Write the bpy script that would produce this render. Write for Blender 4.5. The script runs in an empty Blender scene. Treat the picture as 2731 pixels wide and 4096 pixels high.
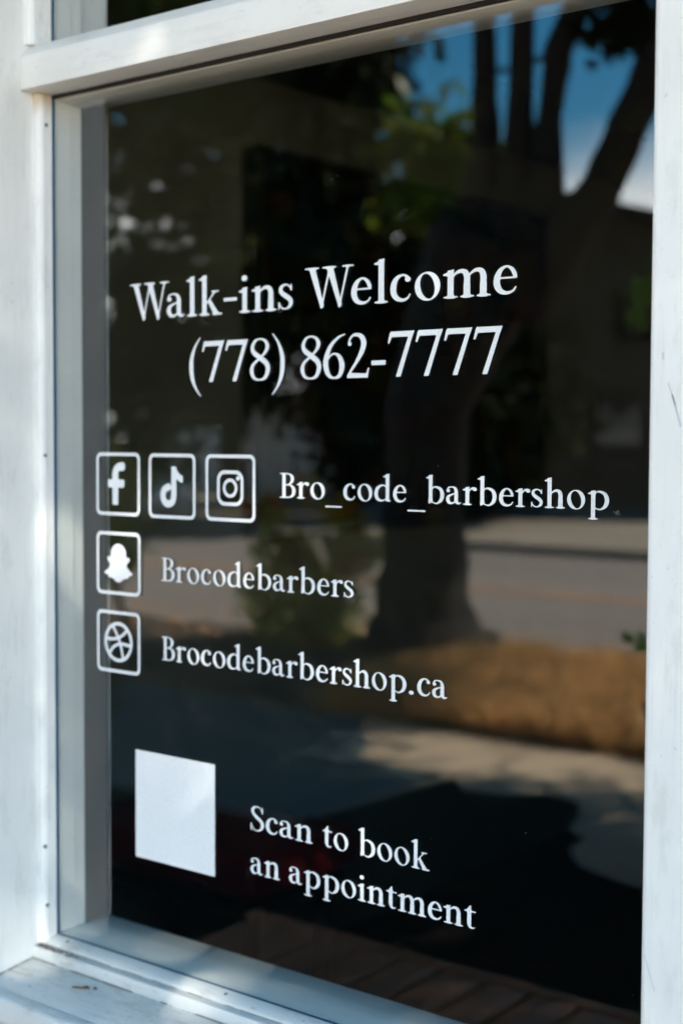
import bpy, bmesh, math, random
import numpy as np
from mathutils import Vector, Matrix
R = math.radians
scene = bpy.context.scene
COL = scene.collection

# ------------------------------------------------------------------ camera, sky, sun, exposure
cam_d = bpy.data.cameras.new('camera'); cam = bpy.data.objects.new('camera', cam_d); COL.objects.link(cam)
cam_d.sensor_fit = 'VERTICAL'; cam_d.sensor_height = 36; cam_d.sensor_width = 24; cam_d.lens = 50.0
cam_d.clip_start = .02; cam_d.clip_end = 600
# rows of the rotation: world x, y, z axes seen from the camera
cam.matrix_world = Matrix(((0.78627585, -0.03474418, 0.61689799, 0.0),
                           (0.61786253, 0.03771425, -0.78538113, -1.2),
                           (0.00402158, 0.99868437, 0.05112093, 1.5), (0, 0, 0, 1)))
cam_d.dof.use_dof = True; cam_d.dof.focus_distance = 1.36; cam_d.dof.aperture_fstop = 3.7; cam_d.dof.aperture_blades = 0
scene.camera = cam
SUN_EL, SUN_AZ = 42.0, 150.0          # azimuth clockwise from +Y
sdir = Vector((math.sin(R(SUN_AZ))*math.cos(R(SUN_EL)), math.cos(R(SUN_AZ))*math.cos(R(SUN_EL)), math.sin(R(SUN_EL))))
world = bpy.data.worlds.new('World'); scene.world = world; world.use_nodes = True
nt = world.node_tree; nt.nodes.clear()
def wn(t, **k):
    n = nt.nodes.new(t)
    for a, b in k.items(): setattr(n, a, b)
    return n
sky = wn('ShaderNodeTexSky', sky_type='NISHITA', sun_disc=False, sun_elevation=R(SUN_EL), sun_rotation=R(SUN_AZ), altitude=20, air_density=1.0, dust_density=.1, ozone_density=5.0)
tc = wn('ShaderNodeTexCoord'); sep = wn('ShaderNodeSeparateXYZ'); nt.links.new(tc.outputs['Generated'], sep.inputs[0])
mp = wn('ShaderNodeMapping'); mp.inputs['Scale'].default_value = (3, 3, 9); nt.links.new(tc.outputs['Generated'], mp.inputs[0])
no = wn('ShaderNodeTexNoise'); no.inputs['Scale'].default_value = 1.1; no.inputs['Detail'].default_value = 7; no.inputs['Roughness'].default_value = .55
nt.links.new(mp.outputs[0], no.inputs['Vector'])
mr = wn('ShaderNodeMapRange'); mr.inputs[1].default_value = .25; mr.inputs[2].default_value = .13   # clouds gather near the horizon
nt.links.new(sep.outputs['Z'], mr.inputs[0])
ad = wn('ShaderNodeMath', operation='ADD'); hi_ = wn('ShaderNodeMapRange'); hi_.inputs[1].default_value = .30; hi_.inputs[2].default_value = .48; hi_.inputs[4].default_value = .22; nt.links.new(sep.outputs['Z'], hi_.inputs[0])  # overhead clouds out of view, added to whiten the ambient light
mxv = wn('ShaderNodeMath', operation='MAXIMUM'); nt.links.new(mr.outputs[0], mxv.inputs[0]); nt.links.new(hi_.outputs[0], mxv.inputs[1])
nt.links.new(mxv.outputs[0], ad.inputs[0]); nt.links.new(no.outputs['Fac'], ad.inputs[1])
cr = wn('ShaderNodeMapRange'); cr.interpolation_type = 'SMOOTHSTEP'; cr.inputs[1].default_value = .72; cr.inputs[2].default_value = 1.4; nt.links.new(ad.outputs[0], cr.inputs[0])
mxc = wn('ShaderNodeMix', data_type='RGBA'); mxc.inputs[7].default_value = (21, 21.5, 21.5, 1)
nt.links.new(cr.outputs[0], mxc.inputs[0]); hs_ = wn('ShaderNodeHueSaturation'); hs_.inputs['Value'].default_value = 1.45; hs_.inputs['Saturation'].default_value = 1.3; hs_.inputs['Hue'].default_value = .482; nt.links.new(sky.outputs[0], hs_.inputs['Color']); nt.links.new(hs_.outputs[0], mxc.inputs[6])
bg = wn('ShaderNodeBackground'); bg.inputs[1].default_value = .050; nt.links.new(mxc.outputs[2], bg.inputs[0])
wo = wn('ShaderNodeOutputWorld'); nt.links.new(bg.outputs[0], wo.inputs[0])
sun_d = bpy.data.lights.new('sun', 'SUN'); sun_d.energy = 5.0; sun_d.angle = R(.53); sun_d.color = (1, .93, .82)
sun = bpy.data.objects.new('sun', sun_d); COL.objects.link(sun); sun.rotation_euler = (-sdir).to_track_quat('-Z', 'Y').to_euler()
scene.view_settings.view_transform = 'Standard'; scene.view_settings.look = 'None'
scene.view_settings.exposure = 2.55; scene.view_settings.gamma = 1
scene.cycles.max_bounces = 10; scene.cycles.transparent_max_bounces = 24; scene.cycles.use_denoising = True
scene.cycles.sample_clamp_indirect = 6

# ------------------------------------------------------------------ helpers
def link(o, parent=None):
    COL.objects.link(o)
    if parent is not None: o.parent = parent
    return o
def mesh_obj(name, verts, faces, mat=None, parent=None, smooth=False):
    me = bpy.data.meshes.new(name); me.from_pydata([tuple(v) for v in verts], [], faces); me.update()
    if mat: me.materials.append(mat)
    if smooth: me.polygons.foreach_set('use_smooth', [True]*len(me.polygons))
    return link(bpy.data.objects.new(name, me), parent)
class MB:
    def __init__(s): s.v = []; s.f = []
    def add(s, v, f): n = len(s.v); s.v += [tuple(p) for p in v]; s.f += [tuple(i+n for i in q) for q in f]; return s
    def box(s, x0, x1, y0, y1, z0, z1):
        return s.add([(x, y, z) for x in (x0, x1) for y in (y0, y1) for z in (z0, z1)],
                     [(0, 1, 3, 2), (4, 6, 7, 5), (0, 4, 5, 1), (2, 3, 7, 6), (0, 2, 6, 4), (1, 5, 7, 3)])
    def prism_x(s, prof, x0, x1):       # profile of (y, z) run along x
        n = len(prof); v = [(x0, y, z) for y, z in prof]+[(x1, y, z) for y, z in prof]
        return s.add(v, [tuple(range(n))[::-1], tuple(range(n, 2*n))]+[(i, (i+1) % n, n+(i+1) % n, n+i) for i in range(n)])
    def prism_z(s, prof, z0, z1):       # profile of (x, y) run along z
        n = len(prof); v = [(x, y, z0) for x, y in prof]+[(x, y, z1) for x, y in prof]
        return s.add(v, [tuple(range(n))[::-1], tuple(range(n, 2*n))]+[(i, (i+1) % n, n+(i+1) % n, n+i) for i in range(n)])
    def prism_y(s, prof, y0, y1):
        n = len(prof); v = [(x, y0, z) for x, z in prof]+[(x, y1, z) for x, z in prof]
        return s.add(v, [tuple(range(n))[::-1], tuple(range(n, 2*n))]+[(i, (i+1) % n, n+(i+1) % n, n+i) for i in range(n)])
    def tube(s, path, rad, seg=12, rough=0, rng=None):
        P = [Vector(p) for p in path]; n = len(P); base = len(s.v); up = Vector((0, 1, .05)).normalized()
        for i, p in enumerate(P):
            d = (P[min(i+1, n-1)]-P[max(i-1, 0)]).normalized(); u = d.cross(up)
            if u.length < .1: u = d.cross(Vector((1, 0, 0)))
            u.normalize(); w = d.cross(u)
            for k in range(seg):
                a = 2*math.pi*k/seg; r = rad[i]*(1+(rng.uniform(-rough, rough) if rng else 0))
                s.v.append(tuple(p+(u*math.cos(a)+w*math.sin(a))*r))
        for i in range(n-1):
            for k in range(seg):
                a = base+i*seg+k; b = base+i*seg+(k+1) % seg; s.f.append((a, b, b+seg, a+seg))
        s.f.append(tuple(base+k for k in range(seg))[::-1]); s.f.append(tuple(base+(n-1)*seg+k for k in range(seg)))
        return s
    def build(s, name, mat, parent=None, smooth=False, bevel=0, seg=2):
        o = mesh_obj(name, s.v, s.f, mat, parent, smooth)
        bm = bmesh.new(); bm.from_mesh(o.data); bmesh.ops.recalc_face_normals(bm, faces=bm.faces)
        if bevel: bmesh.ops.bevel(bm, geom=[e for e in bm.edges if e.is_manifold and e.calc_face_angle(0) > .5], offset=bevel, segments=seg, affect='EDGES', profile=.5, clamp_overlap=True)
        bm.to_mesh(o.data); bm.free()
        if bevel and not smooth:
            o.data.polygons.foreach_set('use_smooth', [True]*len(o.data.polygons)); o.data.set_sharp_from_angle(angle=R(28))
        return o
def tag(o, label=None, cat=None, group=None, kind=None):
    if label: o['label'] = label
    if cat: o['category'] = cat
    if group: o['group'] = group
    if kind: o['kind'] = kind
    return o
def thing(name, loc, label, cat, group=None):
    o = bpy.data.objects.new(name, None); o.location = loc; o.empty_display_size = .1; COL.objects.link(o); return tag(o, label, cat, group)
def under(root, o):      # parent keeping the world place of a mesh written in world coordinates
    o.parent = root; o.matrix_parent_inverse = Matrix.Translation(root.location).inverted(); return o

# ------------------------------------------------------------------ materials
def mat(name, base=(.5, .5, .5), rough=.6, spec=.3, c2=None, scale=20, stretch=(1, 1, 1), lo=.35, hi=.65, bump=0, bscale=None, bdist=.002, metal=0, detail=5, c3=None, scale3=3, lo3=.5, hi3=.7, trans=0):
    m = bpy.data.materials.new(name); m.use_nodes = True; t = m.node_tree; b = t.nodes['Principled BSDF']
    b.inputs['Base Color'].default_value = (*base, 1); b.inputs['Roughness'].default_value = rough
    b.inputs['Specular IOR Level'].default_value = spec; b.inputs['Metallic'].default_value = metal
    def noise(sc, st=(1, 1, 1)):
        g = t.nodes.new('ShaderNodeNewGeometry'); mp = t.nodes.new('ShaderNodeMapping'); mp.inputs['Scale'].default_value = st
        t.links.new(g.outputs['Position'], mp.inputs[0]); n = t.nodes.new('ShaderNodeTexNoise'); n.inputs['Scale'].default_value = sc
        n.inputs['Detail'].default_value = detail; t.links.new(mp.outputs[0], n.inputs['Vector']); return n
    last = None
    if c2:
        n = noise(scale, stretch); r = t.nodes.new('ShaderNodeMapRange'); r.inputs[1].default_value = lo; r.inputs[2].default_value = hi
        t.links.new(n.outputs['Fac'], r.inputs[0]); x = t.nodes.new('ShaderNodeMix'); x.data_type = 'RGBA'
        x.inputs[6].default_value = (*base, 1); x.inputs[7].default_value = (*c2, 1); t.links.new(r.outputs[0], x.inputs[0]); last = x.outputs[2]
    if c3:
        n = noise(scale3); r = t.nodes.new('ShaderNodeMapRange'); r.inputs[1].default_value = lo3; r.inputs[2].default_value = hi3
        t.links.new(n.outputs['Fac'], r.inputs[0]); x = t.nodes.new('ShaderNodeMix'); x.data_type = 'RGBA'
        if last: t.links.new(last, x.inputs[6])
        else: x.inputs[6].default_value = (*base, 1)
        x.inputs[7].default_value = (*c3, 1); t.links.new(r.outputs[0], x.inputs[0]); last = x.outputs[2]
    if last: t.links.new(last, b.inputs['Base Color'])
    if bump:
        n = noise(bscale or scale, stretch); bp = t.nodes.new('ShaderNodeBump'); bp.inputs['Strength'].default_value = bump; bp.inputs['Distance'].default_value = bdist
        t.links.new(n.outputs['Fac'], bp.inputs['Height']); t.links.new(bp.outputs[0], b.inputs['Normal'])
    if trans:
        o = [x for x in t.nodes if x.type == 'OUTPUT_MATERIAL'][0]; tr = t.nodes.new('ShaderNodeBsdfTranslucent'); ms = t.nodes.new('ShaderNodeMixShader'); ms.inputs[0].default_value = trans
        if last: t.links.new(last, tr.inputs[0])
        else: tr.inputs[0].default_value = (*base, 1)
        t.links.new(b.outputs[0], ms.inputs[1]); t.links.new(tr.outputs[0], ms.inputs[2]); t.links.new(ms.outputs[0], o.inputs[0])
    return m
def paint_mat(name, grain, dirt=.5, stain=False, base=(.78, .775, .73)):
    """old white brush paint: faint brush grain, grime flecks, and where asked the rusty water stain of the upper corner"""
    m = bpy.data.materials.new(name); m.use_nodes = True; t = m.node_tree; b = t.nodes['Principled BSDF']; N = t.nodes.new; K = t.links.new
    b.inputs['Roughness'].default_value = .42; b.inputs['Specular IOR Level'].default_value = .35
    g = N('ShaderNodeNewGeometry')
    def noise(sc, st, det=6, rg=.6):
        mp = N('ShaderNodeMapping'); mp.inputs['Scale'].default_value = st; K(g.outputs['Position'], mp.inputs[0])
        n = N('ShaderNodeTexNoise'); n.inputs['Scale'].default_value = sc; n.inputs['Detail'].default_value = det; n.inputs['Roughness'].default_value = rg; K(mp.outputs[0], n.inputs['Vector']); return n.outputs['Fac']
    def ramp(v, a, c):
        r = N('ShaderNodeMapRange'); r.interpolation_type = 'SMOOTHSTEP'; r.inputs[1].default_value = a; r.inputs[2].default_value = c; K(v, r.inputs[0]); return r.outputs[0]
    def mul(a, c, op='MULTIPLY'):
        x = N('ShaderNodeMath'); x.operation = op; K(a, x.inputs[0])
        if isinstance(c, (int, float)): x.inputs[1].default_value = c
        else: K(c, x.inputs[1])
        return x.outputs[0]
    def mix(f, a, c):
        x = N('ShaderNodeMix'); x.data_type = 'RGBA'; K(f, x.inputs[0])
        if isinstance(a, tuple): x.inputs[6].default_value = (*a, 1)
        else: K(a, x.inputs[6])
        x.inputs[7].default_value = (*c, 1); return x.outputs[2]
    st = {'x': (.06, 1, 1), 'z': (1, 1, .06), 'n': (1, 1, 1)}[grain]
    big = ramp(noise(9, (1, 1, 1)), .35, .75)
    c = mix(mul(big, .55), base, tuple(v*.86 for v in base))
    streak = ramp(noise(160, st), .52, .75); c = mix(mul(streak, min(.8, .25*dirt*2)), c, (.47, .47, .44))
    if dirt > .3:
        fl = mul(ramp(noise(230, (.35, 1, 1) if grain == 'x' else (1, 1, 1), 3), .66, .72), ramp(noise(14, (1, 1, 1)), .42, .6)); c = mix(mul(fl, dirt), c, (.20, .16, .12))
        gm = mul(ramp(noise(45, (.3, 1, 1) if grain == 'x' else (1, 1, .3), 8, .7), .5, .68), .55*dirt); c = mix(gm, c, (.40, .39, .35))
    if stain:
        sp = N('ShaderNodeSeparateXYZ'); K(g.outputs['Position'], sp.inputs[0])
        zz = ramp(mul(sp.outputs['Z'], mul(noise(90, (1, 1, .25)), .045), 'ADD'), 1.915, 1.955)
        lim = ramp(sp.outputs['Z'], 1.934, 1.931)
        c = mix(mul(mul(zz, lim), .75), c, (.42, .30, .14))
    K(c, b.inputs['Base Color'])
    bp = N('ShaderNodeBump'); bp.inputs['Strength'].default_value = .35; bp.inputs['Distance'].default_value = .0012 if dirt > .3 else .0006
    K(noise(150, st), bp.inputs['Height']); K(bp.outputs[0], b.inputs['Normal']); return m
def glass_mat(name, r0, tint):
    m = bpy.data.materials.new(name); m.use_nodes = True; t = m.node_tree; t.nodes.clear(); N = t.nodes.new; K = t.links.new
    g = N('ShaderNodeNewGeometry'); d = N('ShaderNodeVectorMath'); d.operation = 'DOT_PRODUCT'; K(g.outputs['Incoming'], d.inputs[0]); K(g.outputs['Normal'], d.inputs[1])
    a = N('ShaderNodeMath'); a.operation = 'ABSOLUTE'; K(d.outputs['Value'], a.inputs[0])
    s = N('ShaderNodeMath'); s.operation = 'SUBTRACT'; s.inputs[0].default_value = 1; K(a.outputs[0], s.inputs[1])
    p = N('ShaderNodeMath'); p.operation = 'POWER'; K(s.outputs[0], p.inputs[0]); p.inputs[1].default_value = 5
    r = N('ShaderNodeMapRange'); K(p.outputs[0], r.inputs[0]); r.inputs[3].default_value = r0; r.inputs[4].default_value = 1
    tr = N('ShaderNodeBsdfTransparent'); tr.inputs[0].default_value = (*tint, 1); gl = N('ShaderNodeBsdfGlossy'); gl.inputs['Roughness'].default_value = 0; gl.inputs[0].default_value = (1, 1, 1, 1)
    x = N('ShaderNodeMixShader'); K(r.outputs[0], x.inputs[0]); K(tr.outputs[0], x.inputs[1]); K(gl.outputs[0], x.inputs[2])
    o = N('ShaderNodeOutputMaterial'); K(x.outputs[0], o.inputs[0]); return m

M = {}
M['paint_v'] = paint_mat('white_paint_upright', 'z', .4)
M['paint_stop'] = paint_mat('white_paint_stop', 'z', .6, stain=True)
M['paint_h'] = paint_mat('white_paint_rail', 'x', .4)
M['paint_sill'] = paint_mat('weathered_white_paint_sill', 'x', 1.3, base=(.66, .665, .63))
M['paint_in'] = paint_mat('white_paint_inside', 'n', .1)
M['seal'] = mat('blue_glazing_seal', (.008, .075, .14), .5)
M['glass'] = glass_mat('window_glass', .056, (.97, .985, .98))
M['vinyl'] = mat('white_vinyl', (.81, .81, .79), .35, .3, c2=(.74, .745, .73), scale=400)
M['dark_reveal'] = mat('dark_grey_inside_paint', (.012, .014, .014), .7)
M['grit'] = mat('dark_grit', (.09, .07, .055), .9, c2=(.16, .13, .10), scale=200)
M['scuff'] = mat('grey_scuff', (.50, .51, .52), .7)
M['dust'] = mat('pale_dust', (.5, .5, .5), .8)
M['screw'] = mat('dull_screw_metal', (.08, .10, .11), .5, .5, metal=.6)
M['rust'] = mat('dry_brown_twig', (.22, .11, .03), .8, c2=(.08, .03, .01), scale=300)
M['siding'] = mat('pale_board_siding', (.62, .66, .66), .6, c2=(.52, .56, .56), scale=8, bump=.3, bscale=60)
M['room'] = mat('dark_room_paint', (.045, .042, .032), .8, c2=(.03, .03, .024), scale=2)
M['olive'] = mat('olive_room_wall', (.24, .22, .14), .8, c2=(.19, .17, .11), scale=2)
M['soffit'] = mat('black_soffit', (.012, .012, .012), .7)
M['floorwood'] = mat('dark_room_floor', (.04, .03, .025), .4, c2=(.02, .018, .015), scale=6)
M['red'] = mat('dark_red_leather', (.35, .012, .015), .35, .5, c2=(.25, .008, .012), scale=30)
M['chrome'] = mat('worn_chrome', (.5, .5, .5), .2, .5, metal=1)
M['black'] = mat('black_plastic', (.008, .008, .009), .35, .4)
M['concrete'] = mat('sidewalk_concrete', (.45, .345, .235), .85, c2=(.35, .27, .185), scale=2.5, c3=(.19, .165, .13), scale3=14, lo3=.55, hi3=.8, bump=.4, bscale=60)
M['forecourt_shade'] = mat('painted_leaf_shade', (.014, .011, .009), .95, .03, c2=(.024, .019, .015), scale=9, bump=.4, bscale=90)  # near-black ground tone with the leafy shade put into the colour
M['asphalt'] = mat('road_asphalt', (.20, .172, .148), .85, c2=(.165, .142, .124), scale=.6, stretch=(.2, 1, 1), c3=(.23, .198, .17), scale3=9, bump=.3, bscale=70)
M['line'] = mat('faded_ochre_line', (.36, .19, .10), .8, c2=(.22, .14, .10), scale=4)
M['kerb'] = mat('kerb_concrete', (.19, .17, .145), .85, c2=(.11, .10, .09), scale=6)
M['soil'] = mat('dry_turf', (.55, .30, .12), .9, c2=(.26, .14, .06), scale=3.5, lo=.4, hi=.62, c3=(.075, .085, .03), scale3=1.3, lo3=.56, hi3=.68, bump=.8, bscale=40, bdist=.02)
M['blade'] = mat('dry_grass', (.72, .45, .19), .8, c2=(.46, .28, .12), scale=2.2, c3=(.14, .15, .04), scale3=1.6, lo3=.58, hi3=.70, trans=.35)
M['bark'] = mat('rough_bark', (.026, .020, .015), .9, c2=(.014, .011, .009), scale=16, stretch=(1, 1, .25), c3=(.06, .06, .015), scale3=5, lo3=.58, hi3=.72, bump=1, bscale=22, bdist=.03)
M['leaf'] = mat('street_tree_leaves', (.045, .085, .018), .5, c2=(.09, .13, .02), scale=3, trans=.45)
M['leaf_dark'] = mat('dark_leaves', (.010, .016, .006), .8, .05, c2=(.024, .028, .010), scale=1.2, c3=(.05, .03, .012), scale3=.8, lo3=.62, hi3=.75, trans=.12)
M['leaf_far'] = mat('olive_leaves', (.034, .052, .014), .8, .08, c2=(.062, .072, .02), scale=.9, c3=(.09, .05, .015), scale3=.6, lo3=.6, hi3=.72, trans=.4)
M['sprig'] = mat('sprig_leaves', (.16, .32, .04), .6, trans=.6)
M['leaf_bright'] = mat('bright_leaves', (.07, .15, .015), .5, c2=(.16, .17, .02), scale=4, trans=.5)
M['bush'] = mat('rose_leaves', (.20, .30, .05), .55, c2=(.42, .34, .10), scale=7, trans=.5)
M['petal_o'] = mat('orange_petals', (.55, .16, .02), .6, trans=.3)
M['petal_y'] = mat('yellow_petals', (.6, .42, .02), .6, trans=.3)
M['petal_r'] = mat('red_petals', (.42, .02, .02), .6, trans=.3)
M['mulch'] = mat('dark_mulch', (.07, .045, .03), .9, c2=(.035, .026, .02), scale=9, c3=(.16, .09, .05), scale3=5, lo3=.58, hi3=.66, bump=.9, bscale=50, bdist=.02)
M['tree_shade'] = mat('painted_tree_shade', (.14, .165, .155), .9, .1, c2=(.10, .125, .125), scale=2, bump=.3, bscale=60)  # teal-grey tone: tree shade on the sidewalk put into the colour
M['fallen'] = mat('fallen_leaves', (.5, .27, .14), .8, c2=(.3, .15, .08), scale=5)
M['ground'] = mat('ground_earth', (.20, .16, .11), .9, c2=(.10, .10, .05), scale=.3)
M['pavement'] = mat('far_pavement', (.27, .225, .17), .85, c2=(.20, .17, .13), scale=.8)
M['house_brown'] = mat('brown_shingle_wall', (.12, .095, .07), .8, c2=(.08, .065, .05), scale=1.5, stretch=(1, 1, 6))
M['roof_brown'] = mat('dark_roof_shingles', (.06, .05, .045), .8, c2=(.04, .035, .03), scale=3)
M['house_pale'] = mat('pale_render', (.6, .57, .52), .7, c2=(.5, .48, .44), scale=2)
M['roof_pale'] = mat('pale_metal_roof', (.55, .53, .5), .5, c2=(.4, .4, .38), scale=1)
M['winglass'] = mat('dark_window_glass', (.015, .02, .022), .1, .6)
M['cedar'] = mat('reddish_bench_wood', (.36, .16, .08), .5, .4, c2=(.22, .095, .045), scale=60, stretch=(1, .08, 1), bump=.3, bscale=90)
M['pot'] = mat('black_glazed_pot', (.010, .010, .010), .3, .5)
M['carpaint'] = mat('silver_car_paint', (.45, .47, .49), .3, .5, metal=.4)
M['carpaint_w'] = mat('white_car_paint', (.75, .75, .74), .3, .5)
M['tyre'] = mat('tyre_rubber', (.02, .02, .02), .8)
# ---------- lettering engine: every glyph is a union of pen strokes and blocks, contoured on a fine grid ----------
RES = 0.0125
class Gl:
    def __init__(s, x1=1.3, y0=-.42, y1=1.2, res=RES):
        s.xs = np.arange(-.2, x1, res); s.ys = np.arange(y0, y1, res)
        s.X, s.Y = np.meshgrid(s.xs, s.ys); s.F = np.full(s.X.shape, -9.0); s.k = .012
    def add(s, f):
        k = s.k; d = np.abs(s.F-f)
        s.F = np.where(s.F < -1, np.maximum(s.F, f), np.maximum(s.F, f)+np.maximum(k*2-d, 0)**2/(8*k)); return s
    def cut(s, f): s.F = np.minimum(s.F, -f); return s
    def f_poly(s, pts):
        a = 0
        for i in range(len(pts)):
            x0, y0 = pts[i]; x1, y1 = pts[(i+1) % len(pts)]; a += x0*y1-x1*y0
        if a < 0: pts = pts[::-1]
        f = np.full(s.X.shape, 9.0)
        for i in range(len(pts)):
            x0, y0 = pts[i]; x1, y1 = pts[(i+1) % len(pts)]
            L = math.hypot(x1-x0, y1-y0)
            f = np.minimum(f, ((x1-x0)*(s.Y-y0)-(y1-y0)*(s.X-x0))/L)
        return f
    def poly(s, *pts): return s.add(s.f_poly(list(pts)))
    def rect(s, x0, y0, x1, y1): return s.poly((x0, y0), (x1, y0), (x1, y1), (x0, y1))
    def f_ell(s, cx, cy, rx, ry, rot=0):
        c, n = math.cos(rot), math.sin(rot); u = (s.X-cx)*c+(s.Y-cy)*n; v = -(s.X-cx)*n+(s.Y-cy)*c
        return (1-np.sqrt((u/rx)**2+(v/ry)**2))*min(rx, ry)
    def disc(s, cx, cy, r, ry=None): return s.add(s.f_ell(cx, cy, r, ry or r))
    def ring(s, cx, cy, rx, ry, ix, iy, rot=0): return s.add(np.minimum(s.f_ell(cx, cy, rx, ry), -s.f_ell(cx, cy, ix, iy, rot)))
    def rrect(s, x0, y0, x1, y1, r):
        cx, cy, hx, hy = (x0+x1)/2, (y0+y1)/2, (x1-x0)/2-r, (y1-y0)/2-r
        qx = np.abs(s.X-cx)-hx; qy = np.abs(s.Y-cy)-hy
        return r-(np.hypot(np.maximum(qx, 0), np.maximum(qy, 0))+np.minimum(np.maximum(qx, qy), 0))
    def pen(s, pts, w=None):
        P = np.array([(p[0], p[1], p[2] if len(p) > 2 else w) for p in pts], float)
        n = len(P); out = []
        Q = np.vstack([2*P[0]-P[1], P, 2*P[-1]-P[-2]])
        if np.allclose(P[0, :2], P[-1, :2]): Q[0] = P[-2]; Q[-1] = P[1]
        for i in range(n-1):
            a, b, c, d = Q[i:i+4]; t = np.linspace(0, 1, 14, endpoint=False)[:, None]
            out.append(.5*((2*b)+(c-a)*t+(2*a-5*b+4*c-d)*t**2+(3*b-a-3*c+d)*t**3))
        out = np.vstack(out+[P[-1:]]); f = np.full(s.X.shape, -9.0)
        for (x0, y0, w0), (x1, y1, w1) in zip(out[:-1], out[1:]):
            dx, dy = x1-x0, y1-y0; L = dx*dx+dy*dy+1e-12
            t = np.clip(((s.X-x0)*dx+(s.Y-y0)*dy)/L, 0, 1)
            f = np.maximum(f, (w0+(w1-w0)*t)/2-np.hypot(s.X-x0-dx*t, s.Y-y0-dy*t))
        return s.add(f)
    def contours(s):
        F = s.F.copy(); F[0, :] = F[-1, :] = -1; F[:, 0] = F[:, -1] = -1
        F = np.where(np.abs(F) < 1e-6, 1e-6, F); ny, nx = F.shape; B = F > 0
        segs = {}
        def pt(e):
            k, j, i = e
            if k == 0: t = F[j, i]/(F[j, i]-F[j, i+1]); return (s.xs[i]+t*RES_OF(s), s.ys[j])
            t = F[j, i]/(F[j, i]-F[j+1, i]); return (s.xs[i], s.ys[j]+t*RES_OF(s))
        J, I = np.nonzero((B[:-1, :-1] != B[1:, 1:]) | (B[:-1, 1:] != B[1:, :-1]) | (B[:-1, :-1] != B[:-1, 1:]))
        for j, i in zip(J.tolist(), I.tolist()):
            a, b, c, d = B[j, i], B[j, i+1], B[j+1, i+1], B[j+1, i]
            E = {'b': (0, j, i), 'r': (1, j, i+1), 't': (0, j+1, i), 'l': (1, j, i)}
            k = a*1+b*2+c*4+d*8
            T = {1: ['lb'], 2: ['br'], 3: ['lr'], 4: ['rt'], 5: ['lt', 'rb'], 6: ['bt'], 7: ['lt'], 8: ['tl'], 9: ['tb'], 10: ['bl', 'tr'], 11: ['tr'], 12: ['rl'], 13: ['rb'], 14: ['bl']}.get(int(k), [])
            for q in T: segs[E[q[0]]] = E[q[1]]
        loops = []
        while segs:
            st, nx_ = next(iter(segs.items())); loop = [st]; cur = segs.pop(st)
            while cur in segs and cur != st: loop.append(cur); cur = segs.pop(cur)
            P = [pt(e) for e in loop]
            if len(P) > 8: loops.append(simplify(P))
        return loops
def RES_OF(s): return s.xs[1]-s.xs[0]
def simplify(P, tol=.0012):
    P = np.array(P); n = len(P); i0 = 0; i1 = int(np.argmax(((P-P[0])**2).sum(1)))
    def dp(a, b):
        if b-a < 2: return [a]
        A, Bv = P[a % n], P[b % n]; d = Bv-A; L = math.hypot(*d)+1e-12
        idx = np.arange(a+1, b); Q = P[idx % n]-A; dist = np.abs(d[0]*Q[:, 1]-d[1]*Q[:, 0])/L
        k = int(np.argmax(dist))
        if dist[k] < tol: return [a]
        m = a+1+k; return dp(a, m)+dp(m, b)
    ids = dp(i0, i1)+dp(i1, n); return [tuple(P[i % n]) for i in ids]
S = .125; H = .036
def stem(g, x, y0, y1, foot=True, flag=True, s=S):
    g.rect(x, y0, x+s, y1)
    if foot: g.k = .03; g.rect(x-.085, y0, x+s+.085, y0+H); g.k = .012
    if flag: g.poly((x-.10, y1-.09), (x-.10, y1-.115), (x+.01, y1-.135), (x+s, y1-.02), (x+s, y1+.02))
def bowl_r(g, x, y0=0.0, y1=.66):      # bowl attached to a stem on its left (b, p)
    h = y1-y0
    g.pen([(x, y0+.80*h, .03), (x+.08, y0+.93*h, .045), (x+.19, y1-.045, .08), (x+.32, y0+.80*h, .11), (x+.375, y0+.5*h, .13), (x+.33, y0+.2*h, .11), (x+.2, y0+.012, .055), (x+.09, y0+.02, .04), (x-.02, y0+.12*h, .04)])
def bowl_l(g, x, y0=0.0, y1=.66):
    h = y1-y0
    g.pen([(x, y0+.86*h, .045), (x-.1, y0+.955*h, .05), (x-.2, y0+.93*h, .07), (x-.33, y0+.76*h, .11), (x-.375, y0+.46*h, .13), (x-.33, y0+.17*h, .115), (x-.2, y0+.035, .075), (x-.09, y0+.06, .045), (x+.02, y0+.2*h, .03)])
def arch(g, x, foot=True):
    g.pen([(x, .48, .03), (x+.06, .56, .05), (x+.16, .615, .085), (x+.26, .59, .11), (x+.305, .47, .125), (x+.305, .3, S), (x+.305, .06, S)])
    g.rect(x+.305-S/2, 0, x+.305+S/2, .3)
    g.k = .03; g.rect(x+.305-S/2-.07, 0, x+.305+S/2+.085, H); g.k = .012
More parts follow.
